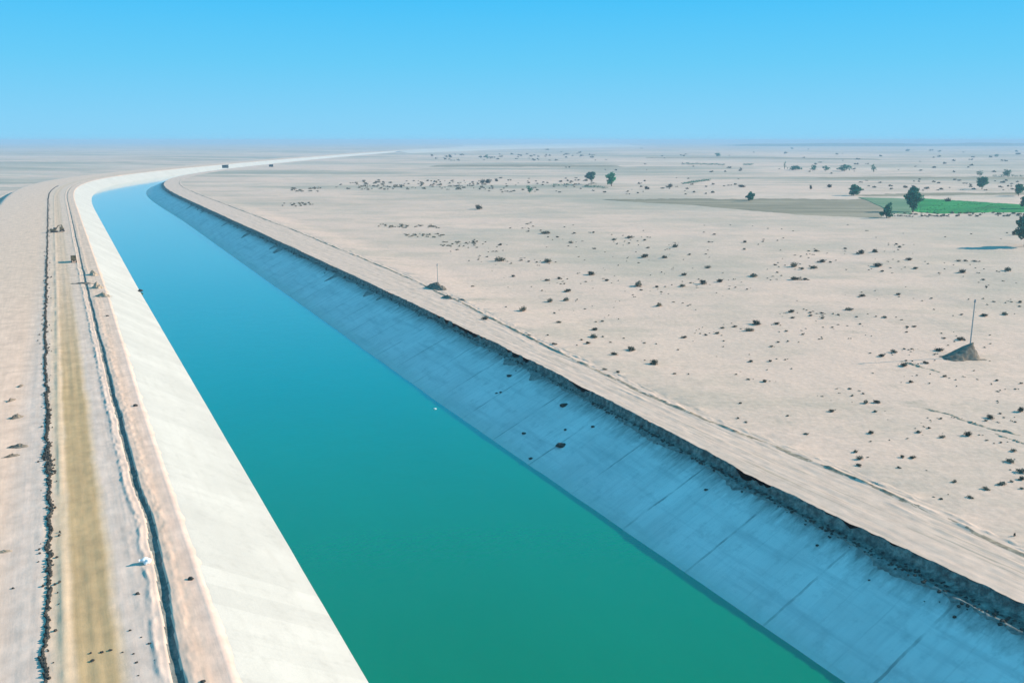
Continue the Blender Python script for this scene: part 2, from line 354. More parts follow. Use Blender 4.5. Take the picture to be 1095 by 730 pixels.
# left berm with ditch, ruts and sand spilling over the lining's upper edge
NL = np.concatenate([np.linspace(-62, -52, 6), np.linspace(-50, -12, 24), np.linspace(-11, -9.2, 5), np.linspace(-9, -5.6, 12), np.linspace(-5.2, 3.0, 18), np.linspace(3.3, 9.6, 36), np.linspace(9.9, 11.6, 6)])
def cols_lb(S):
    base = np.broadcast_to(NL, (len(S), len(NL))).copy()
    off = (f_lt(S) - 12.0)[:, None] * sst(base, -15, 11.6)
    spill = f_lt(S)[:, None] + np.array([0.25, 0.6, 1.0])[None, :] * (0.2 + np.maximum(0, 1.0 * fbm(S / 3.0, S * 0 + 3.3, 4) + 0.9 * fbm(S / 17.0, S * 0 + 8.3, 2)))[:, None]
    return np.concatenate([base + off, spill], 1)
def ditch_shape(S, n):
    wsh = np.interp(S, [0, 120, 200, 330, 520, 900], [0.78, 0.75, 0.7, 0.6, 0.5, 0.4]) * (1 + 0.5 * vnoise(S / 5.0, S * 0 + 3.7))
    cen = 6.85 + np.interp(S, [60, 95, 136, 158, 300, 440, 700, 1200], [-0.9, -0.75, 0.5, -0.25, -0.55, -0.5, 0.4, 1.5]) + 0.35 * fbm(S / 11.0, S * 0 + 1.7, 3)
    d = (n - cen)
    prof = np.where(d > 0, np.clip(1 - d / (0.85 * wsh), 0, 1) ** 0.55, np.clip(1 + d / (1.0 * wsh), 0, 1) ** 0.8)
    ridge = np.exp(-((d + 1.75) / 0.42) ** 2) * 0.32 + np.exp(-((d - 1.7) / 0.6) ** 2) * 0.15
    return prof, ridge, d
def z_lb(S, n):
    pr, rd, d = ditch_shape(S, n)
    ln = n - (f_lt(S) - 12.0) * sst(n, -15, 11.6)
    z = 0.0 - np.interp(S, [130, 260, 500], [0.85, 0.5, 0.35]) * pr * (0.75 + 0.5 * vnoise(S / 4.0, n)) + 0.55 * rd * (0.8 + 1.6 * fbm(S / 2.0, n / 0.8, 3))
    z = z + 0.06 * fbm(S / 1.6, n / 0.9, 4) + 0.05 * fbm(S / 30.0, n / 0.9, 3)
    z = z + 0.22 * np.exp(-((ln + 5.2) / 0.5) ** 2) * (0.7 + vnoise(S / 9.0, n * 0)) - 0.05 * np.exp(-((ln + 2.9) / 0.4) ** 2) - 0.05 * np.exp(-((ln + 1.2) / 0.4) ** 2)
    z = z - 7.0 * sst(-ln, 49, 60)
    z = z * (1 - sst(ln, 10.0, 11.5)) + 0.0
    over = n > f_lt(S) - 0.6
    z = np.where(over, np.minimum(zlin_l(S, n), 0.0) + 0.09 - 0.12 * sst(n - f_lt(S), 0.2, 1.6), z)
    return z
NCL = len(NL) + 3
Sm = (S_FINE[:-1] + S_FINE[1:]) / 2
Nmid = cols_lb(Sm); Nmid = (Nmid[:, :-1] + Nmid[:, 1:]) / 2
prm = ditch_shape(Sm[:, None] + 0 * Nmid, Nmid)[0]
idx = np.where(prm > 0.30, 1, 0); idx = np.where(Nmid < -53, 2, idx)
loft('dirt_road', S_FINE, cols_lb, z_lb, [m_left, m_silt, m_sand], idx)

# right road: flat bed, wheel ruts, ragged spoil ridge, outer sand
def cols_rr(S):
    rd = f_rdg(S); tp = f_top(S) + 0.45 * fbm(S / 2.0, S * 0 + 6.6, 5) + 0.7 * vnoise(S / 12.0, S * 0 + 2.2)
    a = tp[:, None] + (rd - 3.2 - tp)[:, None] * np.linspace(0, 1, 30)[None, :]
    b_ = (rd - 3.2)[:, None] + np.linspace(0.2, 6.4, 24)[None, :]
    c = (rd + 3.2)[:, None] + (N_OUT_R - rd - 3.2)[:, None] * np.linspace(0.08, 1, 9)[None, :]
    return np.concatenate([a, b_, c], 1)
def road_rise(S, n): return f_zt(S) * (1 - sst(n, f_rdg(S) + 3, 158))
def z_rr(S, n):
    rd = f_rdg(S); d = n - rd - 0.9 * fbm(S / 16.0, S * 0 + 4.4, 3)
    amp = np.clip(0.20 + 0.75 * fbm(S / 4.0, S * 0 + 7.7, 4) + 0.35 * fbm(S / 30.0, S * 0 + 3.1, 2), 0.02, 0.32)
    z = amp * np.exp(-(d / 0.5) ** 2) + 0.10 * fbm(S / 3.0, n / 1.5, 4) + 0.07 * fbm(S / 40.0, n / 0.6, 2)
    d2 = n - (rd - 3.6) - 0.8 * fbm(S / 25.0, S * 0 + 1.4, 2)
    z = z + np.clip(0.35 * fbm(S / 7.0, S * 0 + 9.7, 4), 0, 0.2) * np.exp(-(d2 / 0.4) ** 2)
    z = z + 0.5 * np.clip(fbm(S / 2.0, n / 0.9, 4) - 0.1, 0, 1) * np.exp(-((d - 1.5) / 2.0) ** 2)
    z = z * sst(n - f_top(S), -0.4, 1.5) * (1 - sst(n, 143, 148.5)) + 0.012
    return z + 0.01 - 0.03 * np.clip(n - 160.0, 0, 100) + road_rise(S, n)
Nm = cols_rr(Sm); Nm = (Nm[:, :-1] + Nm[:, 1:]) / 2
dR = Nm - f_rdg(Sm)[:, None] - 0.9 * fbm(Sm / 16.0, Sm * 0 + 4.4, 3)[:, None]
idx = np.where(Nm > f_rdg(Sm)[:, None] + 2.2, 1, 0)
idx = np.where((np.abs(dR + 0.35) < 0.55) & (fbm(Sm[:, None] / 5.0, dR * 1.4, 4) > -0.22), 2, idx)
loft('dirt_road', S_FINE, cols_rr, z_rr, [m_right, m_sand, m_ridge], idx)

# dark cut of soil between the lining's lip and the road, with soil washed down over the lining
def run_len(S):
    r = 0.08 + np.maximum(0, 1.3 * fbm(S / 2.2, S * 0 + 2.9, 5) + 0.5 * fbm(S / 0.8, S * 0 + 1.9, 2)) + 3.0 * np.maximum(0, fbm(S / 19.0, S * 0 + 0.4, 2) - 0.05)
    r = r + 2.2 * sst(S, 180, 320) * np.maximum(0, vnoise(S / 4.5, S * 0 + 5.5) - 0.2) * 12 * (1 - sst(S, 900, 1100))
    r = r + 5.5 * np.exp(-((S - 113.0) / 1.2) ** 2) * 0 + 3.0 * np.exp(-((S - 186.0) / 2.5) ** 2) + 2.5 * np.exp(-((S - 203.0) / 2.5) ** 2) + 1.0 * np.exp(-((S - 108.0) / 5) ** 2)
    return r
def cols_cut(S):
    tp = f_top(S) + 0.45 * fbm(S / 2.0, S * 0 + 6.6, 5) + 0.7 * vnoise(S / 12.0, S * 0 + 2.2); lip = f_lip(S)
    up = tp[:, None] + 0.05 + (lip - tp)[:, None] * np.array([0, 0.02, 0.07, 0.14, 0.25, 0.36, 0.5, 0.65, 0.8, 0.92, 1.0])[None, :]
    dn = lip[:, None] - run_len(S)[:, None] * np.array([0.2, 0.45, 0.7, 0.88, 1.0])[None, :]
    return np.concatenate([up, dn], 1)
def z_cut(S, n):
    tp = f_top(S); lip = f_lip(S); q = np.clip((tp - n) / (tp - lip), 0, 1)
    face = np.interp(q, [0, 0.03, 0.2, 0.5, 1], [0.04, -0.15, -1.30, -1.62, Z_LIP + 0.13])
    z = face + f_zt(S) + 0.45 * fbm(S / 1.6, n / 1.1, 4) * np.clip(q * 3, 0, 1) * np.clip((1.0 - q) * 3, 0.0, 1)
    dr = zlin_r(S, n) + 0.20 + 0.14 * fbm(S / 0.9, n / 0.9, 3)
    dr = np.where(n < lip - run_len(S) * 0.97, zlin_r(S, n) - 0.12, dr)
    return np.where(n < lip - 0.02, dr, z)
m_wash, t, b = new_mat('washed_soil')
g_ = N(t, 'ShaderNodeNewGeometry'); p_ = g_.outputs['Position']
t.links.new(ramp(t, noise(t, p_, 0.9, 6, 0.72), [(0.34, (0.10, 0.11, 0.105)), (0.55, (0.22, 0.235, 0.22)), (0.72, (0.34, 0.34, 0.31))]), b.inputs['Base Color'])
bump(t, b, noise(t, p_, 1.6, 6, 0.7), 0.6, 0.3)
loft('soil_bank', S_FINE, cols_cut, z_cut, [m_soil, m_wash], np.concatenate([np.zeros(9), np.ones(6)]).astype(int)[None, :])

# ------------------------------------------------------------------ fields beyond the plain
def field(name, top, bot, mat, lift, k=(160, 24), ragged=1.2):
    tx = np.array(top, float); bx = np.array(bot, float); q = np.linspace(0, 1, k[0])
    def path(p):
        u = np.linspace(0, 1, len(p)); return np.stack([np.interp(q, u, p[:, 0]), np.interp(q, u, p[:, 1])], 1)
    T = np.array([at(*p, z=0.0)[:2] for p in path(tx)]); B = np.array([at(*p, z=0.0)[:2] for p in path(bx)])
    B[:, 1] += ragged * 4 * fbm(q * 60, q * 0 + 1, 3); T[:, 1] += ragged * 10 * fbm(q * 40, q * 0 + 5, 3)
    v = np.linspace(0, 1, k[1])[None, :, None]; P = B[:, None, :] * (1 - v) + T[:, None, :] * v
    edge = np.minimum(1, np.minimum(np.minimum(q, 1 - q)[:, None] * 40, np.minimum(v[..., 0], 1 - v[..., 0]) * 14))
    Z = ground_z(P[..., 0], P[..., 1]) - 0.15 + (lift + 0.15) * edge
    return struct(link(name, grid_mesh(name, P[..., 0], P[..., 1], Z), mat))
m_crop, t, b = new_mat('green_crop')
g_ = N(t, 'ShaderNodeNewGeometry'); p_ = g_.outputs['Position']
t.links.new(ramp(t, noise(t, p_, 0.045, 6, 0.65, (0.4, 1, 1)), [(0.32, (0.012, 0.13, 0.035)), (0.52, (0.010, 0.21, 0.055)), (0.72, (0.05, 0.29, 0.08))]), b.inputs['Base Color'])
bump(t, b, noise(t, p_, 0.6, 4, 0.6), 0.6, 0.5)
m_plough, t, b = new_mat('ploughed_soil')
g_ = N(t, 'ShaderNodeNewGeometry'); p_ = g_.outputs['Position']
t.links.new(ramp(t, noise(t, p_, 0.02, 6, 0.6, (0.35, 1.4, 1)), [(0.32, (0.19, 0.165, 0.115)), (0.5, (0.27, 0.225, 0.155)), (0.70, (0.39, 0.315, 0.23))]), b.inputs['Base Color'])
bump(t, b, noise(t, p_, 0.3, 4, 0.6), 0.5, 0.5)
m_stubble, t, b = new_mat('thin_green_crop')
g_ = N(t, 'ShaderNodeNewGeometry'); p_ = g_.outputs['Position']
t.links.new(ramp(t, noise(t, p_, 0.03, 6, 0.65, (0.3, 1.2, 1)), [(0.34, (0.08, 0.18, 0.09)), (0.6, (0.17, 0.24, 0.14)), (0.75, (0.27, 0.28, 0.20))]), b.inputs['Base Color'])
field('ploughed_field', [(640, 213.5), (720, 212.3), (830, 212), (948, 213.5)], [(660, 215), (745, 219.5), (860, 231), (946, 233)], m_plough, 0.25, ragged=1.0)
field('ploughed_field', [(905, 208.5), (985, 206.5), (1110, 206), (1180, 206)], [(930, 210.5), (1000, 209.5), (1110, 209), (1180, 209)], m_plough, 0.25, (80, 10))
field('crop_field', [(916, 211), (950, 212), (975, 213)], [(932, 217), (955, 229), (975, 230.5)], m_stubble, 0.5, (60, 14), 0.12)
field('crop_field', [(977, 212.5), (1040, 216), (1095, 219.5), (1200, 222)], [(974, 226), (1000, 228.6), (1060, 227.4), (1200, 227)], m_crop, 0.9)
# faint older fields and dark fallow strips far out on the plain
for tp, bt in (([(470, 176.3), (560, 175.8), (660, 177)], [(455, 178.3), (560, 178.6), (668, 179)]),
               ([(690, 168.2), (790, 168), (940, 170.0)], [(690, 169.2), (790, 169.4), (944, 171.2)]),
               ([(870, 190), (990, 189), (1120, 189.5)], [(880, 191.6), (1000, 191.4), (1120, 191.6)])):
    field('fallow_field', tp, bt, m_plough, 0.6, (60, 8), 0.6)

m_flat, t, b = new_mat('pale_sand_flat')
g_ = N(t, 'ShaderNodeNewGeometry'); p_ = g_.outputs['Position']
t.links.new(ramp(t, noise(t, p_, 0.003, 6, 0.65, (0.3, 1.0, 1)), [(0.36, (0.60, 0.49, 0.40)), (0.6, (0.72, 0.60, 0.50))]), b.inputs['Base Color'])
field('sand_flat', [(425, 161.5), (500, 155.5), (650, 152.8)], [(438, 164), (540, 160), (690, 156.5)], m_flat, 1.2, (80, 12), 0.3)

# low far ridge closing the horizon on the right
def far_ridge(px0, px1, dist, hgt, seed):
    px = np.linspace(px0, px1, 160); X = (px - 547.5) / F_PX * dist; q = np.linspace(-1, 1, 9)
    base = np.clip(0.75 + 0.5 * fbm(px / 40.0 + seed, px * 0 + seed, 4), 0.12, 1.4) * hgt * np.clip(np.minimum(px - px0, px1 - px) / 40.0, 0, 1)
    XX = np.broadcast_to(X[:, None], (160, 9)); YY = dist + q[None, :] * 900 + 0 * XX
    ZZ = base[:, None] * (1 - q[None, :] ** 2) - 1.0
    return struct(link('far_ridge', grid_mesh('far_ridge', XX, YY, ZZ), m_scrub_far))
m_scrub_far = simple('far_scrub_ridge', (0.10, 0.12, 0.085), 0.3, 0.01)
far_ridge(770, 1250, 9500, 34, 2.0)

# ------------------------------------------------------------------ haze: one closed box of thin air round everything
bm = bmesh.new(); bmesh.ops.create_cube(bm, size=1.0)
for v in bm.verts: v.co = Vector((v.co.x * 300000, v.co.y * 300000, -30.0 if v.co.z < 0 else 68.0))
me = bpy.data.meshes.new('haze'); bm.to_mesh(me); bm.free()
hz = bpy.data.materials.new('haze_air'); hz.use_nodes = True; t = hz.node_tree; t.nodes.clear()
pv = t.nodes.new('ShaderNodeVolumePrincipled'); ho = t.nodes.new('ShaderNodeOutputMaterial'); t.links.new(pv.outputs[0], ho.inputs['Volume'])
pv.inputs['Color'].default_value = (0.35, 0.56, 0.75, 1); pv.inputs['Density'].default_value = 0.00015; pv.inputs['Anisotropy'].default_value = 0.0
haze = struct(link('haze', me, hz), 'stuff')

# ------------------------------------------------------------------ builders of plants, rocks, earth
def leaf_mat(name, c0, c1):
    m, t, b = new_mat(name); oi = N(t, 'ShaderNodeNewGeometry')
    t.links.new(ramp(t, oi.outputs['Random Per Island'], [(0.0, c0), (1.0, c1)]), b.inputs['Base Color'])
    b.inputs['Roughness'].default_value = 0.7; b.inputs['Specular IOR Level'].default_value = 0.2
    return m
m_leaf = [leaf_mat('tree_leaves', (0.012, 0.19, 0.09), (0.045, 0.36, 0.17)), leaf_mat('dark_tree_leaves', (0.010, 0.12, 0.07), (0.03, 0.24, 0.14)), leaf_mat('grey_green_leaves', (0.04, 0.12, 0.09), (0.085, 0.22, 0.15))]
m_shrub = [leaf_mat('dry_shrub_twigs', (0.12, 0.105, 0.075), (0.28, 0.24, 0.17)), leaf_mat('dark_shrub_twigs', (0.045, 0.046, 0.034), (0.12, 0.115, 0.08))]
m_bark = simple('tree_bark', (0.14, 0.11, 0.08), 0.3, 2.0)
def leaves(rs, clumps, n, size):
    """leaf-sized tilted quads spread through overlapping clumps (cx,cy,cz,rx,ry,rz)"""
    V = []; Fc = []; wt = np.array([c[3] * c[4] * c[5] for c in clumps]) ** 0.75; wt /= wt.sum()
    for k in rs.choice(len(clumps), n, p=wt):
        c = clumps[k]; d = rs.normal(size=3); d /= np.linalg.norm(d); r = rs.random() ** 0.45
        p = np.array(c[:3]) + d * r * np.array(c[3:])
        if p[2] < 0.03: p[2] = 0.03 + rs.random() * 0.1
        nrm = d + rs.normal(size=3) * 0.6; nrm /= np.linalg.norm(nrm)
        a = np.cross(nrm, rs.normal(size=3)); a /= np.linalg.norm(a); b_ = np.cross(nrm, a)
        s1 = size * rs.uniform(0.6, 1.4); s2 = size * rs.uniform(0.35, 0.8); i = len(V)
        V += [p - a * s1, p - b_ * s2, p + a * s1, p + b_ * s2]; Fc.append((i, i + 1, i + 2, i + 3))
    return V, Fc
def tube(V, Fc, p0, p1, r0, r1, k=6):
    p0 = Vector(p0); p1 = Vector(p1); z = (p1 - p0).normalized(); x = z.orthogonal().normalized(); y = z.cross(x); i = len(V)
    for p, r in ((p0, r0), (p1, r1)):
        for j in range(k):
            a = 2 * math.pi * j / k; V.append(p + x * (r * math.cos(a)) + y * (r * math.sin(a)))
    for j in range(k): Fc.append((i + j, i + (j + 1) % k, i + k + (j + 1) % k, i + k + j))
    Fc.append(tuple(i + j for j in reversed(range(k)))); Fc.append(tuple(i + k + j for j in range(k)))
def tree(px, py, wpx, hpx, label, shape='round', mat=0, trunk=0.22, n=1300, seed=0, name='tree', cat='tree', group=None):
    p = at(px, py); m = mpp(p); W = wpx * m; H = hpx * m; rs = np.random.default_rng(seed + int(px * 7 + py))
    root = thing(name, p, label, cat, group, rs.uniform(0, 6))
    cl = []; ct = H * trunk
    K = 13
    for k in range(K):
        a = rs.uniform(0, 2 * math.pi); q = (k + 0.5) / K; z = ct + (H - ct) * (0.12 + 0.76 * q)
        if shape == 'round': rad = W * 0.5 * math.sqrt(max(0.05, 1 - (2 * q - 1) ** 2 * 0.85))
        elif shape == 'fan': rad = W * 0.5 * (0.35 + 0.65 * min(1, q * 1.35)) * (1 if q < 0.8 else 0.72)
        else: rad = W * 0.5 * (1.0 - 0.55 * q)
        rr = rs.uniform(0.26, 0.42); d = rs.uniform(0.25, 0.95) * rad * (1 - rr * 0.6)
        cl.append((math.cos(a) * d, math.sin(a) * d, z, rad * rr * 1.25 + W * 0.05, rad * rr * 1.25 + W * 0.05, (H - ct) * rs.uniform(0.10, 0.17)))
    cl.append((0, 0, ct + (H - ct) * 0.5, W * 0.27, W * 0.27, (H - ct) * 0.36))
    V, Fc = leaves(rs, cl, n, W * 0.050 + 0.15)
    link('crown', raw_mesh('crown', V, Fc), m_leaf[mat], root)
    V, Fc = [], []
    tube(V, Fc, (0, 0, -0.4), (0.02 * W, 0, H * 0.42), H * 0.032, H * 0.02)
    for c in cl[:7]: tube(V, Fc, (0.01 * W, 0, min(c[2] * 0.55, H * 0.4)), (c[0] * 0.85, c[1] * 0.85, c[2]), H * 0.013, H * 0.004, 5)
    link('trunk', raw_mesh('trunk', V, Fc), m_bark, root)
    return root
T = tree
T(632, 197.5, 12.5, 14, 'left tree of the pair out on the plain, rounded crown on a bare short trunk', 'round', 2, 0.30)
T(654, 199, 13.5, 15, 'right tree of the pair out on the plain, full dark green crown touching the ground', 'round', 0, 0.06)
T(802, 215, 11, 9.5, 'small round tree standing alone at the far edge of the dark ploughed field', 'round', 1, 0.05)
T(913, 209, 14.5, 11, 'broad dark round tree just beyond the left tip of the green field', 'round', 1, 0.05)
T(976, 227, 20, 25, 'tallest dark green tree, wide topped, at the left end of the bright green field', 'fan', 1, 0.06, 2400)
T(948, 233, 13.5, 15, 'leaning dark bushy tree on the near edge of the field, left of the tallest tree', 'cone', 1, 0.03, 1600)
T(1050, 202.5, 13.5, 12, 'squarish dark tree standing on open ground behind the green field', 'round', 1, 0.12)
T(1089, 209.5, 13.5, 11, 'flat topped tree behind the green field near the right edge of the photo', 'fan', 1, 0.12)
T(1097, 224, 13, 16, 'tree at the right end of the green field, half cut by the photo edge', 'cone', 1, 0.04)
T(1096, 263.5, 27, 32, 'nearest tree, grey green and casting a long dark shadow across the sand', 'round', 2, 0.2, 2600)
for px, py, wp, hp, lb in ((869, 183, 9, 6.5, 'second small tree from the left in the far tree row'), (883, 183.5, 9, 6, 'third small tree from the left in the far tree row, right beside a gap'),
        (903, 183, 16, 7, 'widest double crowned tree of the far tree row'), (934, 184, 7.5, 8, 'pale grey tree standing apart at the right end of the far tree row'),
        (849, 182, 17, 4.5, 'low spreading tree at the left end of the far tree row'), (839, 181, 3.5, 8.5, 'thin upright tree just left of the far tree row')):
    T(px, py, wp, hp, lb, 'round', 1, 0.04, 260, group='trees of the far row')
for px, py, wp, hp, lb in ((1048, 188.5, 6.5, 6, 'small dark tree left of the distant hedge near the right edge'), (1077, 189, 11, 7, 'dark tree rising out of the distant hedge near the right edge'),
        (1065, 168.5, 4.5, 3.5, 'tiny lone tree near the horizon at the right'), (768, 167.5, 9, 4, 'faint lone tree just under the horizon right of the middle'),
        (566, 206.5, 9.5, 8.5, 'round dark tree left of the pair of trees'), (521, 170, 5, 5, 'tiny tree on the far plain straight above the dark double bush')):
    T(px, py, wp, hp, lb, 'round', 1, 0.04, 260)

# shrubs
SHRUB = []
for k in range(8):
    rs = np.random.default_rng(100 + k); cl = []
    for j in range(6):
        a = rs.uniform(0, 6.28); d = rs.uniform(0, 0.34); r = rs.uniform(0.14, 0.26)
        cl.append((math.cos(a) * d, math.sin(a) * d, r * rs.uniform(0.4, 1.0), r, r, r * 0.85))
    V, Fc = leaves(rs, cl, 240, 0.06)
    for j in range(7):
        a = rs.uniform(0, 6.28); tube(V, Fc, (0, 0, -0.05), (math.cos(a) * 0.38, math.sin(a) * 0.38, rs.uniform(0.2, 0.45)), 0.014, 0.004, 4)
    me = raw_mesh('shrub', V, Fc); me.materials.append(m_shrub[k % 2]); SHRUB.append(me)
def shrub(px, py, wpx, label=None, k=None, group='scattered desert shrubs', name='shrub', hgt=None):
    p = at(px, py); m = mpp(p); W = wpx * m; s_, n_ = xy2sn([p.x], [p.y])
    if 100 < n_[0] < 160: p = p + Vector((0, 0, float(road_rise(s_, n_)[0])))
    if k is None: k = random.randrange(8)
    o = bpy.data.objects.new(name, SHRUB[k]); COL.objects.link(o); o.location = p; o.rotation_euler = (0, 0, random.uniform(0, 6.28))
    h = W * random.uniform(0.6, 0.95) if hgt is None else hgt * m / 0.45
    o.scale = (W, W * random.uniform(0.8, 1.1), h)
    tag(o, label or 'small dry greyish shrub scattered on the pale sand right of the canal', 'shrub', group); return o
CROPS = [((500, 240, 5.215), '238,20;305,20;340,38;365,10;430,45,60;450,70;500,70;595,48;700,45;578,100,40;710,135;815,82,55;900,72,45;900,105;985,87;1008,130;990,175,75;955,213;35,100;5,128;100,97;183,113,35;160,150;185,200,55;60,195;110,180;240,217;295,200;340,207;385,210;440,205,60;255,287,40;440,310,40;510,300,45;540,330;560,367,70;660,318;695,275,55;775,310,40;30,350;415,368;460,427,55;550,420,50;610,418;965,365;215,470;310,487,55;655,470;510,550,55;485,497;715,542;750,540;710,590,45;700,635,55;755,632;670,675,40;635,657;610,690;795,665;870,637;985,662;915,703,60;345,637;445,633;480,685,40;100,540,60'),
 ((700, 240, 5.215), '335,55;303,98;112,122,45;505,98,30;503,138;605,95;55,180,65;195,168;285,165;295,240,40;40,265;168,280,40;245,305;365,315,60;275,325,65;150,340,50;200,325;58,345;10,348;38,376;900,147,35;815,178;670,225;685,267;820,247,35;775,230,60;885,240,40;935,205,50;980,210;840,305,40;780,302,60;450,350;515,360;30,450,50;105,432;188,452;765,485,40;770,520,30;870,490,30;872,508;930,493;937,523;1022,502;375,575,40;348,605,40;450,567,45;525,585,60;570,550,60;683,552,50;732,592,35;825,612;690,655;745,650;650,680;932,635;168,628,40;283,615;385,648;132,698;10,665;990,573'),
 ((895, 260, 5.215), '45,30;135,55,45;210,45,50;345,102;405,92,35;230,125,60;437,140,40;255,157;570,165;350,20,40;330,5;680,97,40;715,98;770,100;702,160,45;955,148,60;815,203;832,243;875,325;1020,328;1017,350,35;932,395,45;695,398;345,285,40;525,307;475,320;145,292,50;10,398;112,410;70,370,40;218,408;267,413,35;130,450;432,465;392,467;390,495;320,605,40;375,588;420,590;570,595,60;545,620;490,665,45;370,680,50;420,672;385,655;825,580;600,530;690,535,50'),
 ((895, 400, 5.215), '410,42,45;517,50;597,12;445,5;892,35;897,95;993,82;1025,50;70,80;85,120;145,107;162,158,45;218,155,45;212,205,50;187,375;293,367;393,357;453,320,50;513,300;580,247;585,350,40;795,337;835,368;912,380;850,238,50;830,258;910,218;993,265;965,483,50;1025,540,50;1030,583,40;975,598;1030,635;125,470,40;120,505,45;172,463;418,463,40;343,520;500,535;655,600,40;540,685;583,697;620,670;910,607,60'),
 ((815, 320, 3.65), '30,240,28;90,235;10,320,26;235,378;270,437,26;100,457;170,525,30'),
 ((540, 320, 3.65), '960,240,34;950,312,26;900,293;1015,322;920,410;910,468;940,484;660,297;715,297;390,285,28;440,295,24;580,255,42;545,245;425,222,36;495,200,36')]
nsh = 0; SPOTS = []
for (x0, y0, sc), txt in CROPS:
    for it in txt.split(';'):
        v = [float(a) for a in it.split(',')]; wpx = (v[2] if len(v) > 2 else 22 * sc / 5.215) / sc
        SPOTS.append((x0 + v[0] / sc, y0 + v[1] / sc))
        shrub(x0 + v[0] / sc, y0 + v[1] / sc + wpx * 0.10, max(2.6, wpx * 1.12 * random.uniform(0.72, 1.3))); nsh += 1
BIG = [(681, 306, 15, 6.5, 'largest dark shrub clump in the middle of the scrub plain, ragged and spread wide'),
       (807, 295.5, 14, 4, 'wide flat shrub with its shadow at the right end of the middle scrub belt'),
       (1052, 338, 11, 3, 'wide low shrub just right of the leaning pole'),
       (943, 381, 10, 3.2, 'wide shrub left of the earth mound with the pole'),
       (931, 463.5, 9, 4, 'bushy shrub above the right road, upper one of two big dark shrubs there'),
       (914.5, 483.5, 10, 4.5, 'big dark shrub nearest to the spoil ridge of the right road'),
       (1035.5, 466, 9, 6, 'tallest dark shrub below the furrow at the right'),
       (1091, 440, 9, 6, 'dark shrub cut by the right photo edge above the furrow'),
       (1083, 482.5, 8, 4, 'dark shrub under the furrow close to the right photo edge'),
       (964.5, 489, 7, 3.5, 'dark pointed shrub between the two lowest groups at the right'),
       (1055, 523, 10, 4, 'big dark shrub at the end of a faint furrow above the right road'),
       (1038, 532, 8, 3.5, 'dark shrub left below the big shrub above the right road'),
       (1085, 573, 3, 4.5, 'lone upright shrub standing beside the spoil ridge at the right edge'),
       (1084, 251.5, 6, 5, 'small dark bush at the foot of the nearest tree')]
for px, py, wp, hp, lb in BIG: shrub(px, py, wp, lb, None, None, hgt=hp)
for px, py, wp, hp, lb in ((1013, 216, 9, 5, 'dark bush standing inside the bright green field'), (867, 202.5, 4.5, 5.5, 'small upright bush beyond the ploughed field'), (887, 200.5, 8, 4, 'dark slanted bush beyond the ploughed field'),
        (968, 201, 7, 3.5, 'left one of two small bushes above the tallest tree'), (976.5, 201, 6, 3, 'right one of two small bushes above the tallest tree'), (990, 202, 7.5, 2.5, 'flat bush right above the tallest tree'),
        (691, 202.5, 7, 4, 'small bush right of the pair of trees'), (511, 223.8, 11, 6, 'nearly black dense bush alone on the open sand left of the middle'), (515.5, 196, 8, 6, 'left half of the dark double bush in the far scrub left of the middle'), (521.5, 196, 7.5, 5.5, 'right half of the dark double bush in the far scrub left of the middle'), (716, 200.5, 8, 4.5, 'dark bush left of the slanting hedge'), (793, 200, 11, 3, 'flat bush left above the lone tree of the ploughed field'),
        (481, 168.5, 5, 4, 'right one of two tiny bushes on the far bank'), (462, 167, 5.5, 3.5, 'left one of two tiny bushes on the far bank'), (531, 194, 6, 4, 'small bush right beside the dark double bush')):
    shrub(px, py, wp, lb, None, None, name='bush', hgt=hp)['category'] = 'bush'

# hedges: one ragged mass of leaves each
def hedge(a, b_, hpx, label):
    A = at(*a); B = at(*b_); n = max(6, int((B - A).length / 6)); rs = np.random.default_rng(int(a[0])); m = mpp(A); H = hpx * m; cl = []
    for k in range(n):
        q = (k + 0.5) / n; c = (B - A) * q; h = H * rs.uniform(0.55, 1.0); cl.append((c.x, c.y + rs.normal() * 2, h * 0.5 + c.z * q, (B - A).length / n * 0.75, H * 0.6, h * 0.5))
    V, Fc = leaves(rs, cl, n * 45, H * 0.13)
    o = link('hedge', raw_mesh('hedge', V, Fc), m_leaf[1]); o.location = A; return tag(o, label, 'hedge')
hedge((590, 198.8), (613, 198.8), 3.2, 'short dark hedge left of the pair of trees')
hedge((624, 200), (648, 201.5), 3.2, 'low dark hedge at the foot of the pair of trees')
hedge((730, 197), (758, 193.5), 3.2, 'slanting dark hedge on the plain right of the pair of trees')
hedge((731, 176), (775, 177), 2.6, 'long thin hedge far out near the horizon')
hedge((795, 177), (805, 176.5), 2.6, 'short hedge far out right of the long thin hedge')
hedge((1062, 189), (1125, 189.5), 2.6, 'distant dark hedge running out of the photo at the right')

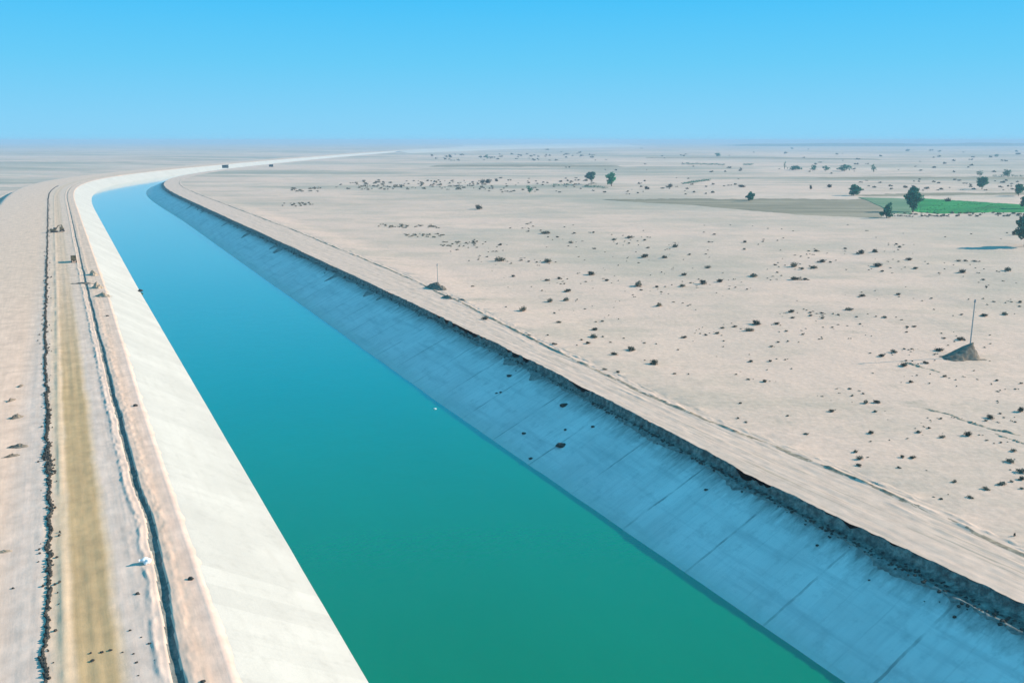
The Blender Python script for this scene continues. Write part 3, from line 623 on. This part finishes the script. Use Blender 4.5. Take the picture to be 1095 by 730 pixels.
# distant low scrub that nobody could count
def scrub_stuff():
    rs = np.random.default_rng(5); V, Fc = [], []
    bands = [((360, 530), (193, 203), 150), ((310, 345), (201, 206), 22), ((300, 340), (217, 221), 16), ((405, 470), (240, 244), 40), ((430, 475), (250, 254), 30), ((470, 510), (258, 264), 25),
             ((460, 640), (165, 172), 60), ((520, 640), (190, 206), 60), ((640, 790), (190, 208), 32), ((560, 1095), (158, 186), 75), ((900, 1095), (192, 204), 40), ((955, 1095), (227.5, 232), 70), ((500, 1090), (240, 330), 330), ((560, 1090), (330, 540), 260)]
    for (xa, xb), (ya, yb), n in bands:
        for _ in range(n):
            px = rs.uniform(xa, xb); py = rs.uniform(ya, yb)
            if n > 200 and rs.random() < 0.75:
                c = SPOTS[rs.integers(len(SPOTS))]; px = c[0] + rs.normal() * 11; py = c[1] + rs.normal() * 2.2
            p = at(px, py)
            sn = xy2sn([p.x], [p.y])
            if -70 < sn[1][0] < 150: continue
            m = mpp(p); W = m * rs.uniform(1.5, 4.2)
            if py > 240: W = m * (rs.uniform(1.6, 3.4) if px < 520 and py < 270 else rs.uniform(1.0, 2.4))
            cl = [(p.x + rs.normal() * W * .25, p.y + rs.normal() * W * .3, p.z + W * 0.16, W * .4, W * .4, W * 0.22) for _ in range(2)]
            v, f = leaves(rs, [(c[0] - p.x, c[1] - p.y, c[2] - p.z) + c[3:] for c in cl], 30, W * 0.20)
            i = len(V); V += [(a[0] + p.x, a[1] + p.y, a[2] + p.z) for a in v]; Fc += [tuple(j + i for j in q) for q in f]
    o = link('desert_scrub', raw_mesh('desert_scrub', V, Fc), leaf_mat('dry_tufts', (0.11, 0.10, 0.07), (0.26, 0.22, 0.16))); o['kind'] = 'stuff'
    return tag(o, 'countless tiny tufts of dry scrub peppering the sand plain to the horizon', 'scrub')
scrub_stuff()

# rocks and clods
def chunk(rs, r, squash=0.6, sub=2):
    bm = bmesh.new(); bmesh.ops.create_icosphere(bm, subdivisions=sub, radius=1.0)
    o = rs.uniform(0, 50, 3)
    for v in bm.verts:
        k = 1 + 0.75 * float(vnoise(v.co.x * 1.6 + o[0], v.co.y * 1.6 + v.co.z * 2.1 + o[1])) + 0.3 * float(vnoise(v.co.x * 4 + o[2], v.co.y * 4 + v.co.z * 3))
        v.co *= k; v.co.x *= r[0]; v.co.y *= r[1]; v.co.z *= r[2]
    V = [v.co.copy() for v in bm.verts]; Fc = [tuple(v.index for v in f.verts) for f in bm.faces]; bm.free(); return V, Fc
def on_lining(px, py):
    # walk down the view ray until it meets the right lining
    lo = None
    for zz in np.arange(-0.8, -10.6, -0.1):
        p = at(px, py, float(zz)); s, n = xy2sn([p.x], [p.y])
        if zlin_r(s[0], n[0]) >= zz - 0.05: return p, s[0], n[0]
    return p, s[0], n[0]
CL = [(545, 402, 6, 'dark lump of soil lying on the lining just below the lip, upper one'), (531, 420.5, 3.5, 'left one of a pair of dark clods lying on the lining'), (535.5, 419.5, 3.5, 'right one of a pair of dark clods lying on the lining'),
      (600, 477, 11, 'long dark clod lying halfway down the blue lining'), (560.5, 463.5, 5, 'small dark clod on the lining near the water, left of the long clod'), (604.5, 460, 4, 'small clod on the lining right above the long clod'),
      (634, 456.5, 5, 'clod on the lining right of the soil spill'), (567.5, 490.5, 5, 'clod lying close to the waterline below the long clod'), (603, 434, 9, 'broad dark soil lump at the lip above the long clod'),
      (874, 583, 4, 'small clod on the lining under the lip in the right foreground'), (1069.5, 667, 5, 'dark clod hanging at the lip close to the right photo edge'), (755, 524, 4, 'small clod on the lining in front of the widest soil spill')]
for k, (px, py, wp, lb) in enumerate(CL):
    p, s, n = on_lining(px, py); m = mpp(p) * 1.03; rs = np.random.default_rng(300 + k); W = wp * m * 0.5
    V, Fc = chunk(rs, (W, W * 0.75, W * 0.5)); o = link('soil_clod', raw_mesh('soil_clod', V, Fc), m_clod)
    o.location = (p.x, p.y, float(zlin_r(s, n)) + W * 0.15); tag(o, lb, 'clod', 'clods fallen onto the lining')
def stuff_clods():
    rs = np.random.default_rng(9); V, Fc = [], []
    for _ in range(900):
        s = rs.choice([rs.uniform(50, 330), rs.uniform(50, 160)]) if rs.random() < 0.7 else rs.uniform(330, 1150)
        lip = float(f_lip(s)); tp = float(f_top(s)); big = 1 + (s > 330) * 0.8
        n = lip + (tp - lip) * rs.beta(1.2, 2.2) - 0.4 - (rs.random() < 0.07) * rs.exponential(1.3); r = rs.uniform(0.10, 0.38) * big
        x, y = sn2xy(s, n); z = (-1.6 + float(f_zt(s)) if n > lip else float(zlin_r(s, n)) + 0.1)
        v, f = chunk(rs, (r, r * rs.uniform(.6, 1.2), r * .7), sub=1); i = len(V)
        V += [(a.x + float(x), a.y + float(y), a.z + z) for a in v]; Fc += [tuple(j + i for j in q) for q in f]
    o = link('soil_rubble', raw_mesh('soil_rubble', V, Fc), m_clod); o['kind'] = 'stuff'; tag(o, 'countless dark clods of soil along the lip of the right lining', 'rubble')
stuff_clods()

# jagged dark windrow of clods on the left road
def windrow():
    rs = np.random.default_rng(21); V, Fc = [], []
    def cen(s): return float(np.interp(s, [60, 98, 124, 152, 182, 245, 309, 416, 630, 976, 1415], [-7.6, -7.4, -7.0, -6.9, -7.3, -7.9, -8.4, -8.5, -8.8, -9.6, -10.8])) + 0.55 * float(fbm(s / 5.0, 0.3, 3)) + 0.3 * float(vnoise(s / 1.1, 0.6))
    s = 62.0
    while s < 1300:
        sc = 1.0 if s < 330 else 1.5
        heavy = 1.0 + 1.1 * math.exp(-((s - 176) / 9) ** 2) + max(0.0, 0.8 * float(fbm(s / 12.0, 4.4, 2)))
        for _ in range(1 if s > 500 else (3 if heavy > 1.5 else 2)):
            r = rs.uniform(0.09, 0.26) * sc * (0.75 + 0.25 * heavy); n = cen(s) + rs.normal() * 0.13 * heavy + (rs.random() < 0.06) * rs.normal() * 0.9; x, y = sn2xy(s, n)
            v, f = chunk(rs, (r * rs.uniform(.7, 1.2), r * rs.uniform(.8, 1.5), r * rs.uniform(.8, 1.3)), sub=1); i = len(V)
            V += [(a.x + float(x), a.y + float(y), a.z + r * 0.4) for a in v]; Fc += [tuple(j + i for j in q) for q in f]
        s += rs.uniform(0.12, 0.35) * (1 if s < 330 else 3.0)
    o = link('earth_windrow', raw_mesh('earth_windrow', V, Fc), m_clod)
    tag(o, 'thin jagged line of dark earth running along the dirt road left of the canal', 'windrow')
windrow()

# earth heaps: noise-shaped mounds with real thickness
def heap(px, py, L, Wd, H, yaw, label, mat, seed, skew=0.0, name='earth_heap', p=None, peak=0.0, rough=0.55):
    if p is None: p = at(px, py)
    s_, n_ = xy2sn([p.x], [p.y])
    if n_[0] > 100: p = p + Vector((0, 0, float(road_rise(s_, n_)[0])))
    rs = np.random.default_rng(seed); k = 40; q = np.linspace(-1, 1, k); U, Vv = np.meshgrid(q, q, indexing='ij')
    r = np.hypot(U, Vv) * (1 + 0.35 * fbm(U * 2.2 + seed, Vv * 2.2, 3)); f = np.clip(1 - r, 0, 1) ** (0.8 + peak)
    Z = H * f * (1 + rough * fbm(U * 4 + seed, Vv * 4 + 3, 3)) * 1.15 - 0.12
    X = U * L * 0.5 + skew * Z; Y = Vv * Wd * 0.5
    o = link(name, grid_mesh(name, X, Y, Z), mat); o.location = p; o.rotation_euler = (0, 0, yaw); tag(o, label, 'heap'); return o
pole_p = at(1036, 381); mm = mpp(pole_p)
heap(0, 0, 11.5, 8.0, 3.8, R(10), 'pointed earth mound piled round the foot of the leaning pole, dark on its left side', m_heap_dark, 41, 0.9, p=pole_p + Vector((-2.9, -0.6, 0)), peak=0.35, rough=0.12)
p2 = at(467, 311)
heap(0, 0, 12, 5.5, 2.4, R(-48), 'long dark earth heap beside the right road at the foot of the faint pole', m_heap_dark, 42, p=p2)
heap(479, 321.5, 7, 2.6, 1.3, R(-50), 'small black earth heap just below the long heap beside the right road', m_heap_dark, 43)
heap(494, 324, 4.5, 1.8, 0.8, R(-35), 'little dark earth heap right of the heaps beside the right road', m_heap_dark, 44)
for k, (px, py, L, Wd, H, lb) in enumerate(((20, 478, 3.6, 1.6, .45, 'upper dark furrowed earth heap on the sand left of the windrow'), (13, 488, 3.0, 1.0, .35, 'low dark earth heap directly below the upper furrowed heap'),
        (18, 446.5, 2.6, 1.8, .5, 'roundish dark earth heap left of the windrow'), (12, 428.5, 2.4, 1.0, .4, 'narrow dark earth heap above the roundish heap'), (22, 413, 2.6, .9, .3, 'faint flat earth heap left of the windrow, highest of five'),
        (100, 294, 6, 3, 1.2, 'grey earth heap at the top of the left lining, upper of the group'), (104, 308, 4.5, 3, 1.3, 'dark earth heap at the top of the left lining, middle of the group'), (110, 317, 5, 3, .9, 'pale grey earth heap at the top of the left lining, lowest of the group'),
        (5, 590, 2.2, .9, .25, 'brown earth heap cut by the left photo edge'))):
    z0 = -0.05; heap(0, 0, L * 1.25, Wd * 1.25, H * 1.7, R(10 + 23 * k), lb, m_heap_dark if k < 5 else m_heap, 60 + k, p=at(px, py, z0))
heap(0, 0, 11, 1.4, .7, R(2), 'thin dark earth bank lying crosswise over the left ditch', m_heap_dark, 77, p=at(88, 303.5, 0.0))

# furrows scraped in the sand: long low double ridges
def furrow(pts, wd, h, label, seed):
    P = [at(*p) for p in pts]; n = 160; q = np.linspace(0, 1, n); u = np.linspace(0, 1, len(P))
    cx = np.interp(q, u, [p.x for p in P]) + 0.8 * fbm(q * 14 + seed, q * 0, 3); cy = np.interp(q, u, [p.y for p in P]) + 0.8 * fbm(q * 14 + seed, q * 0 + 9, 3)
    tx = np.gradient(cx); ty = np.gradient(cy); l = np.hypot(tx, ty); nx, ny = ty / l, -tx / l
    v = np.linspace(-1, 1, 9); X = cx[:, None] + nx[:, None] * v * wd; Y = cy[:, None] + ny[:, None] * v * wd
    amp = np.clip(0.55 + 1.2 * fbm(q * 9 + seed, q * 0 + 2, 3), 0.05, 1.3) * np.clip(np.minimum(q, 1 - q) * 9, 0, 1)
    Z = ground_z(X, Y) + h * amp[:, None] * np.array([-.3, .25, 0.8, 1, .75, .4, .2, .05, -.3])[None, :] * (0.6 + 0.8 * (fbm(q * 60 + seed, q * 0, 3) + 0.5))[:, None] - 0.05
    o = link('earth_ridge', grid_mesh('earth_ridge', X, Y, Z), m_heap); return tag(o, label, 'ridge')
furrow([(984, 436), (1010, 442), (1035, 451), (1060, 459), (1100, 467)], 0.8, 0.34, 'long low scraped earth ridge slanting across the sand to the right photo edge', 3)
furrow([(1060, 463), (1085, 471), (1110, 478)], 0.6, 0.22, 'shorter faint earth ridge parallel below the long slanting one', 6)
furrow([(962, 386), (980, 391), (1010, 400)], 0.9, 0.35, 'short earth ridge on the sand left below the pole mound', 8)

# ------------------------------------------------------------------ poles
m_wood = simple('weathered_pole', (0.42, 0.40, 0.37), 0.15, 1.5)
m_metal = simple('dull_metal', (0.30, 0.30, 0.30), 0.15, 2.0, 0.5, 0.4)
def pole(base, top, r, label):
    root = thing('utility_pole', base, label, 'pole'); d = top - base
    V, Fc = [], []; tube(V, Fc, (0, 0, -1.0), d, r, r * 0.72, 10); link('shaft', raw_mesh('shaft', V, Fc), m_wood, root)
    V, Fc = [], []; tube(V, Fc, d - Vector((0, 0, 0.1)), d + Vector((0.03, 0, 0.75)), r * 1.5, r * 1.1, 8); link('cap', raw_mesh('cap', V, Fc), m_metal, root)
    return root
b0 = pole_p + Vector((0, 0, 2.4))
tdir = at(1042.5, 323, 0.0); # the top lies on this ray, above the base
ray = (tdir - Vector((0, 0, CAMZ))); k = (b0.y + 0.4) / ray.y; top = Vector((0, 0, CAMZ)) + ray * k
pole(b0, top, 0.2, 'tall pale slightly leaning pole standing in the earth mound on the right plain')
b1 = p2 + Vector((0.5, 1.0, 1.2)); ray = at(467.5, 284, 0.0) - Vector((0, 0, CAMZ)); top = Vector((0, 0, CAMZ)) + ray * (b1.y / ray.y)
pole(b1, top, 0.17, 'faint thin grey pole behind the long heap beside the right road')

# ------------------------------------------------------------------ machines on the left road
m_yellow = simple('dusty_machine_paint', (0.13, 0.10, 0.05), 0.3, 1.0, 0.6, 0.3)
m_black = simple('dark_rubber_steel', (0.03, 0.03, 0.032), 0.3, 2.0, 0.7, 0.3)
m_glass = simple('cab_glass', (0.03, 0.04, 0.05), 0.1, 1.0, 0.15, 0.5)
def box(V, Fc, c, d, taper=0.0, rot=0.0):
    i = len(V); x, y, z = d[0] / 2, d[1] / 2, d[2] / 2
    for sz in (-1, 1):
        k = 1 - taper * (sz > 0)
        for sx, sy in ((-1, -1), (1, -1), (1, 1), (-1, 1)):
            v = Vector((sx * x * k, sy * y * k, sz * z)); v.rotate(Matrix.Rotation(rot, 3, 'Y')); V.append(v + Vector(c))
    for f in ((3, 2, 1, 0), (4, 5, 6, 7), (0, 1, 5, 4), (1, 2, 6, 5), (2, 3, 7, 6), (3, 0, 4, 7)): Fc.append(tuple(i + j for j in f))
def part(name, mat, parent, fn, bev=0.06):
    V, Fc = [], []; fn(V, Fc); me = raw_mesh(name, V, Fc)
    bm = bmesh.new(); bm.from_mesh(me)
    if bev: bmesh.ops.bevel(bm, geom=list(bm.edges), offset=bev, segments=1, affect='EDGES', clamp_overlap=True)
    bm.to_mesh(me); bm.free(); return link(name, me, mat, parent)
def excavator(px, py, rz, label, lift):
    r = thing('excavator', at(px, py, 0.0), label, 'excavator', rz=rz)
    for sy in (-1.15, 1.15):
        part('track', m_black, r, lambda V, F: (box(V, F, (0, sy, 0.45), (4.2, 0.65, 0.75)), box(V, F, (0, sy, 0.55), (3.4, 0.5, 0.9))))
    part('undercarriage', m_black, r, lambda V, F: box(V, F, (0, 0, 0.75), (2.2, 1.7, 0.5)))
    bd = part('body', m_yellow, r, lambda V, F: (box(V, F, (-0.7, 0, 1.65), (3.4, 2.7, 1.15), 0.06), box(V, F, (-1.9, 0, 1.9), (1.1, 2.6, 1.2), 0.1)))
    part('exhaust', m_black, bd, lambda V, F: tube(V, F, (-1.3, -0.6, 2.2), (-1.3, -0.6, 3.0), 0.09, 0.08), 0)
    cb = part('cab', m_yellow, r, lambda V, F: box(V, F, (0.45, 0.75, 2.15), (1.6, 1.15, 1.9), 0.10))
    part('window', m_glass, cb, lambda V, F: box(V, F, (0.47, 0.75, 2.5), (1.58, 1.17, 0.85), 0.08), 0)
    def boom(V, F):
        tube(V, F, (0.9, -0.2, 1.7), (2.9, -0.2, 3.9 + lift), 0.30, 0.30, 6); tube(V, F, (2.85, -0.2, 3.85 + lift), (5.2, -0.2, 3.9 + lift * 1.2), 0.30, 0.2, 6)
    part('boom', m_yellow, r, boom, 0)
    part('arm', m_yellow, r, lambda V, F: tube(V, F, (5.0, -0.2, 4.1 + lift * 1.2), (5.7, -0.2, 1.4 + lift), 0.24, 0.17, 6), 0)
    part('bucket', m_black, r, lambda V, F: (box(V, F, (5.45, -0.2, 1.0 + lift), (0.9, 1.1, 0.75), 0.25, 0.5), box(V, F, (5.1, -0.2, 0.75 + lift), (0.5, 1.0, 0.12), 0, -0.5)))
    part('cylinder', m_metal, r, lambda V, F: tube(V, F, (1.5, -0.2, 1.8), (2.7, -0.2, 3.4 + lift), 0.10, 0.08), 0)
    return r
excavator(58, 248.5, R(20), 'dark excavator with raised boom parked right beside the windrow on the left road', 0.6)
excavator(66.5, 247.5, R(120), 'second dark excavator with folded arm standing right of the first on the left road', 0.0)
def truck(px, py, rz, label):
    r = thing('truck', at(px, py, 0.0), label, 'truck', rz=rz)
    part('chassis', m_black, r, lambda V, F: box(V, F, (0, 0, 0.85), (7.4, 0.9, 0.3)))
    part('tipper_body', m_yellow, r, lambda V, F: (box(V, F, (-1.2, 0, 1.35), (4.9, 2.45, 0.4)), box(V, F, (-1.2, 1.17, 2.1), (4.9, 0.12, 1.2)), box(V, F, (-1.2, -1.17, 2.1), (4.9, 0.12, 1.2)), box(V, F, (-3.6, 0, 2.1), (0.12, 2.2, 1.2)), box(V, F, (1.2, 0, 2.3), (0.12, 2.45, 1.5))))
    cb = part('cab', m_yellow, r, lambda V, F: (box(V, F, (2.5, 0, 1.95), (1.9, 2.3, 1.9), 0.07), box(V, F, (3.55, 0, 1.3), (0.5, 2.2, 0.8))))
    part('windscreen', m_glass, cb, lambda V, F: box(V, F, (3.36, 0, 2.35), (0.2, 2.0, 0.8), 0.03), 0)
    for x in (2.6, -1.6, -2.9):
        for y in (-1.05, 1.05):
            wh = part('wheel', m_black, r, lambda V, F: tube(V, F, (x, y - 0.18, 0.52), (x, y + 0.18, 0.52), 0.52, 0.52, 16), 0)
            part('rim', m_metal, wh, lambda V, F: tube(V, F, (x, y - 0.2, 0.52), (x, y + 0.2, 0.52), 0.26, 0.26, 10), 0)
    return r
truck(79, 280, R(118), 'dark dusty tipper truck parked alone on the left road near the ditch')

# ------------------------------------------------------------------ small single things
m_white = simple('white_plastic', (0.82, 0.84, 0.84), 0.06, 4.0, 0.6, 0.3)
rs = np.random.default_rng(77)
V, Fc = chunk(rs, (0.62, 0.5, 0.55), sub=3); p = at(156.5, 602, 0.0)
rt = thing('plastic_sack', p, 'white plastic sack lying at the edge of the left ditch', 'sack', rz=0.5)
o = link('bag', raw_mesh('bag', V, Fc, True), m_white, rt); o.location = (0, 0, 0.35)
def knot(V, F): tube(V, F, (-0.45, 0, 0.55), (-0.95, 0.05, 0.62), 0.12, 0.22, 8)
part('neck', m_white, rt, knot, 0)
V, Fc = chunk(rs, (0.55, 0.35, 0.16), sub=2); o = link('foam_float', raw_mesh('foam_float', V, Fc, True), m_white)
o.location = at(465, 437, Z_W); o.location.z += 0.06; tag(o, 'tiny white piece of foam floating on the blue water', 'float')
def stone(px, py, z, W, label, seed, mat=m_clod):
    rs = np.random.default_rng(seed); V, Fc = chunk(rs, (W, W * .8, W * .65)); o = link('stone', raw_mesh('stone', V, Fc), mat); o.location = at(px, py, z); o.location.z += W * 0.2
    return tag(o, label, 'stone')
stone(150, 311, -9.9, 1.0, 'dark stone lying at the left waterline', 1)
stone(204, 619, 0.0, 0.45, 'dark stone on the pink sand between the left ditch and the lining', 2)
stone(14, 629, 0.0, 0.22, 'small dark stone at the left photo edge', 3)
stone(217, 729, 0.0, 0.3, 'dark stone at the lower photo edge beside the left ditch', 4)
stone(145, 434, 0.0, 0.5, 'small dark stone on the pale sand above the left lining', 5)
stone(115, 338, 0.0, 0.55, 'dark stone on the left berm beside the lining, well beyond the other stones', 6)
stone(147, 635, 0.0, 0.35, 'flat dark stone on the left berm below the white sack', 8)

for k, (px, py) in enumerate(((131, 697), (143, 699), (146, 708), (160, 688), (151, 681), (97, 698), (109, 697), (118, 695), (148, 722), (166, 706), (139, 674), (99, 706))):
    stone(px, py, 0.0, 0.13 + 0.03 * (k % 4), 'small dark clod among a dozen scattered beside the brown track at the lower photo edge', 90 + k)['group'] = 'clods beside the brown track'
# sheds on the plain
m_shed = simple('dark_shed_wall', (0.075, 0.07, 0.065), 0.3, 0.5); m_roof = simple('shed_roof', (0.10, 0.10, 0.10), 0.2, 0.5); m_door = simple('shed_door', (0.05, 0.04, 0.035), 0.2, 1.0)
def shed(px, py, wpx, hpx, label, rz):
    p = at(px, py); m = mpp(p); W = wpx * m; H = hpx * m; D = W * 0.55; r = thing('shed', p, label, 'shed', rz=rz)
    def wall(V, F):
        x, y = W / 2, D / 2
        V += [Vector(v) for v in ((-x, -y, -.5), (x, -y, -.5), (x, y, -.5), (-x, y, -.5), (-x, -y, H * .78), (x, -y, H * .88), (x, y, H * .88), (-x, y, H * .78))]
        F += [(3, 2, 1, 0), (4, 5, 6, 7), (0, 1, 5, 4), (1, 2, 6, 5), (2, 3, 7, 6), (3, 0, 4, 7)]
    part('wall', m_shed, r, wall, 0)
    part('roof', m_roof, r, lambda V, F: box(V, F, (0, 0, H * .90), (W * 1.10, D * 1.15, H * .10), 0, -math.atan(H * .1 / W)), 0)
    part('door', m_door, r, lambda V, F: box(V, F, (W * .15, -D / 2 - .03, H * .3), (W * .14, .12, H * .6)), 0)
shed(241, 179.5, 6, 3, 'tiny dark shed on the pale far bank where the canal bends', R(20))
shed(290, 178.5, 4, 2.5, 'tiniest dark shed beyond the bend, right of the other shed there', R(10))
print('shrubs', nsh)
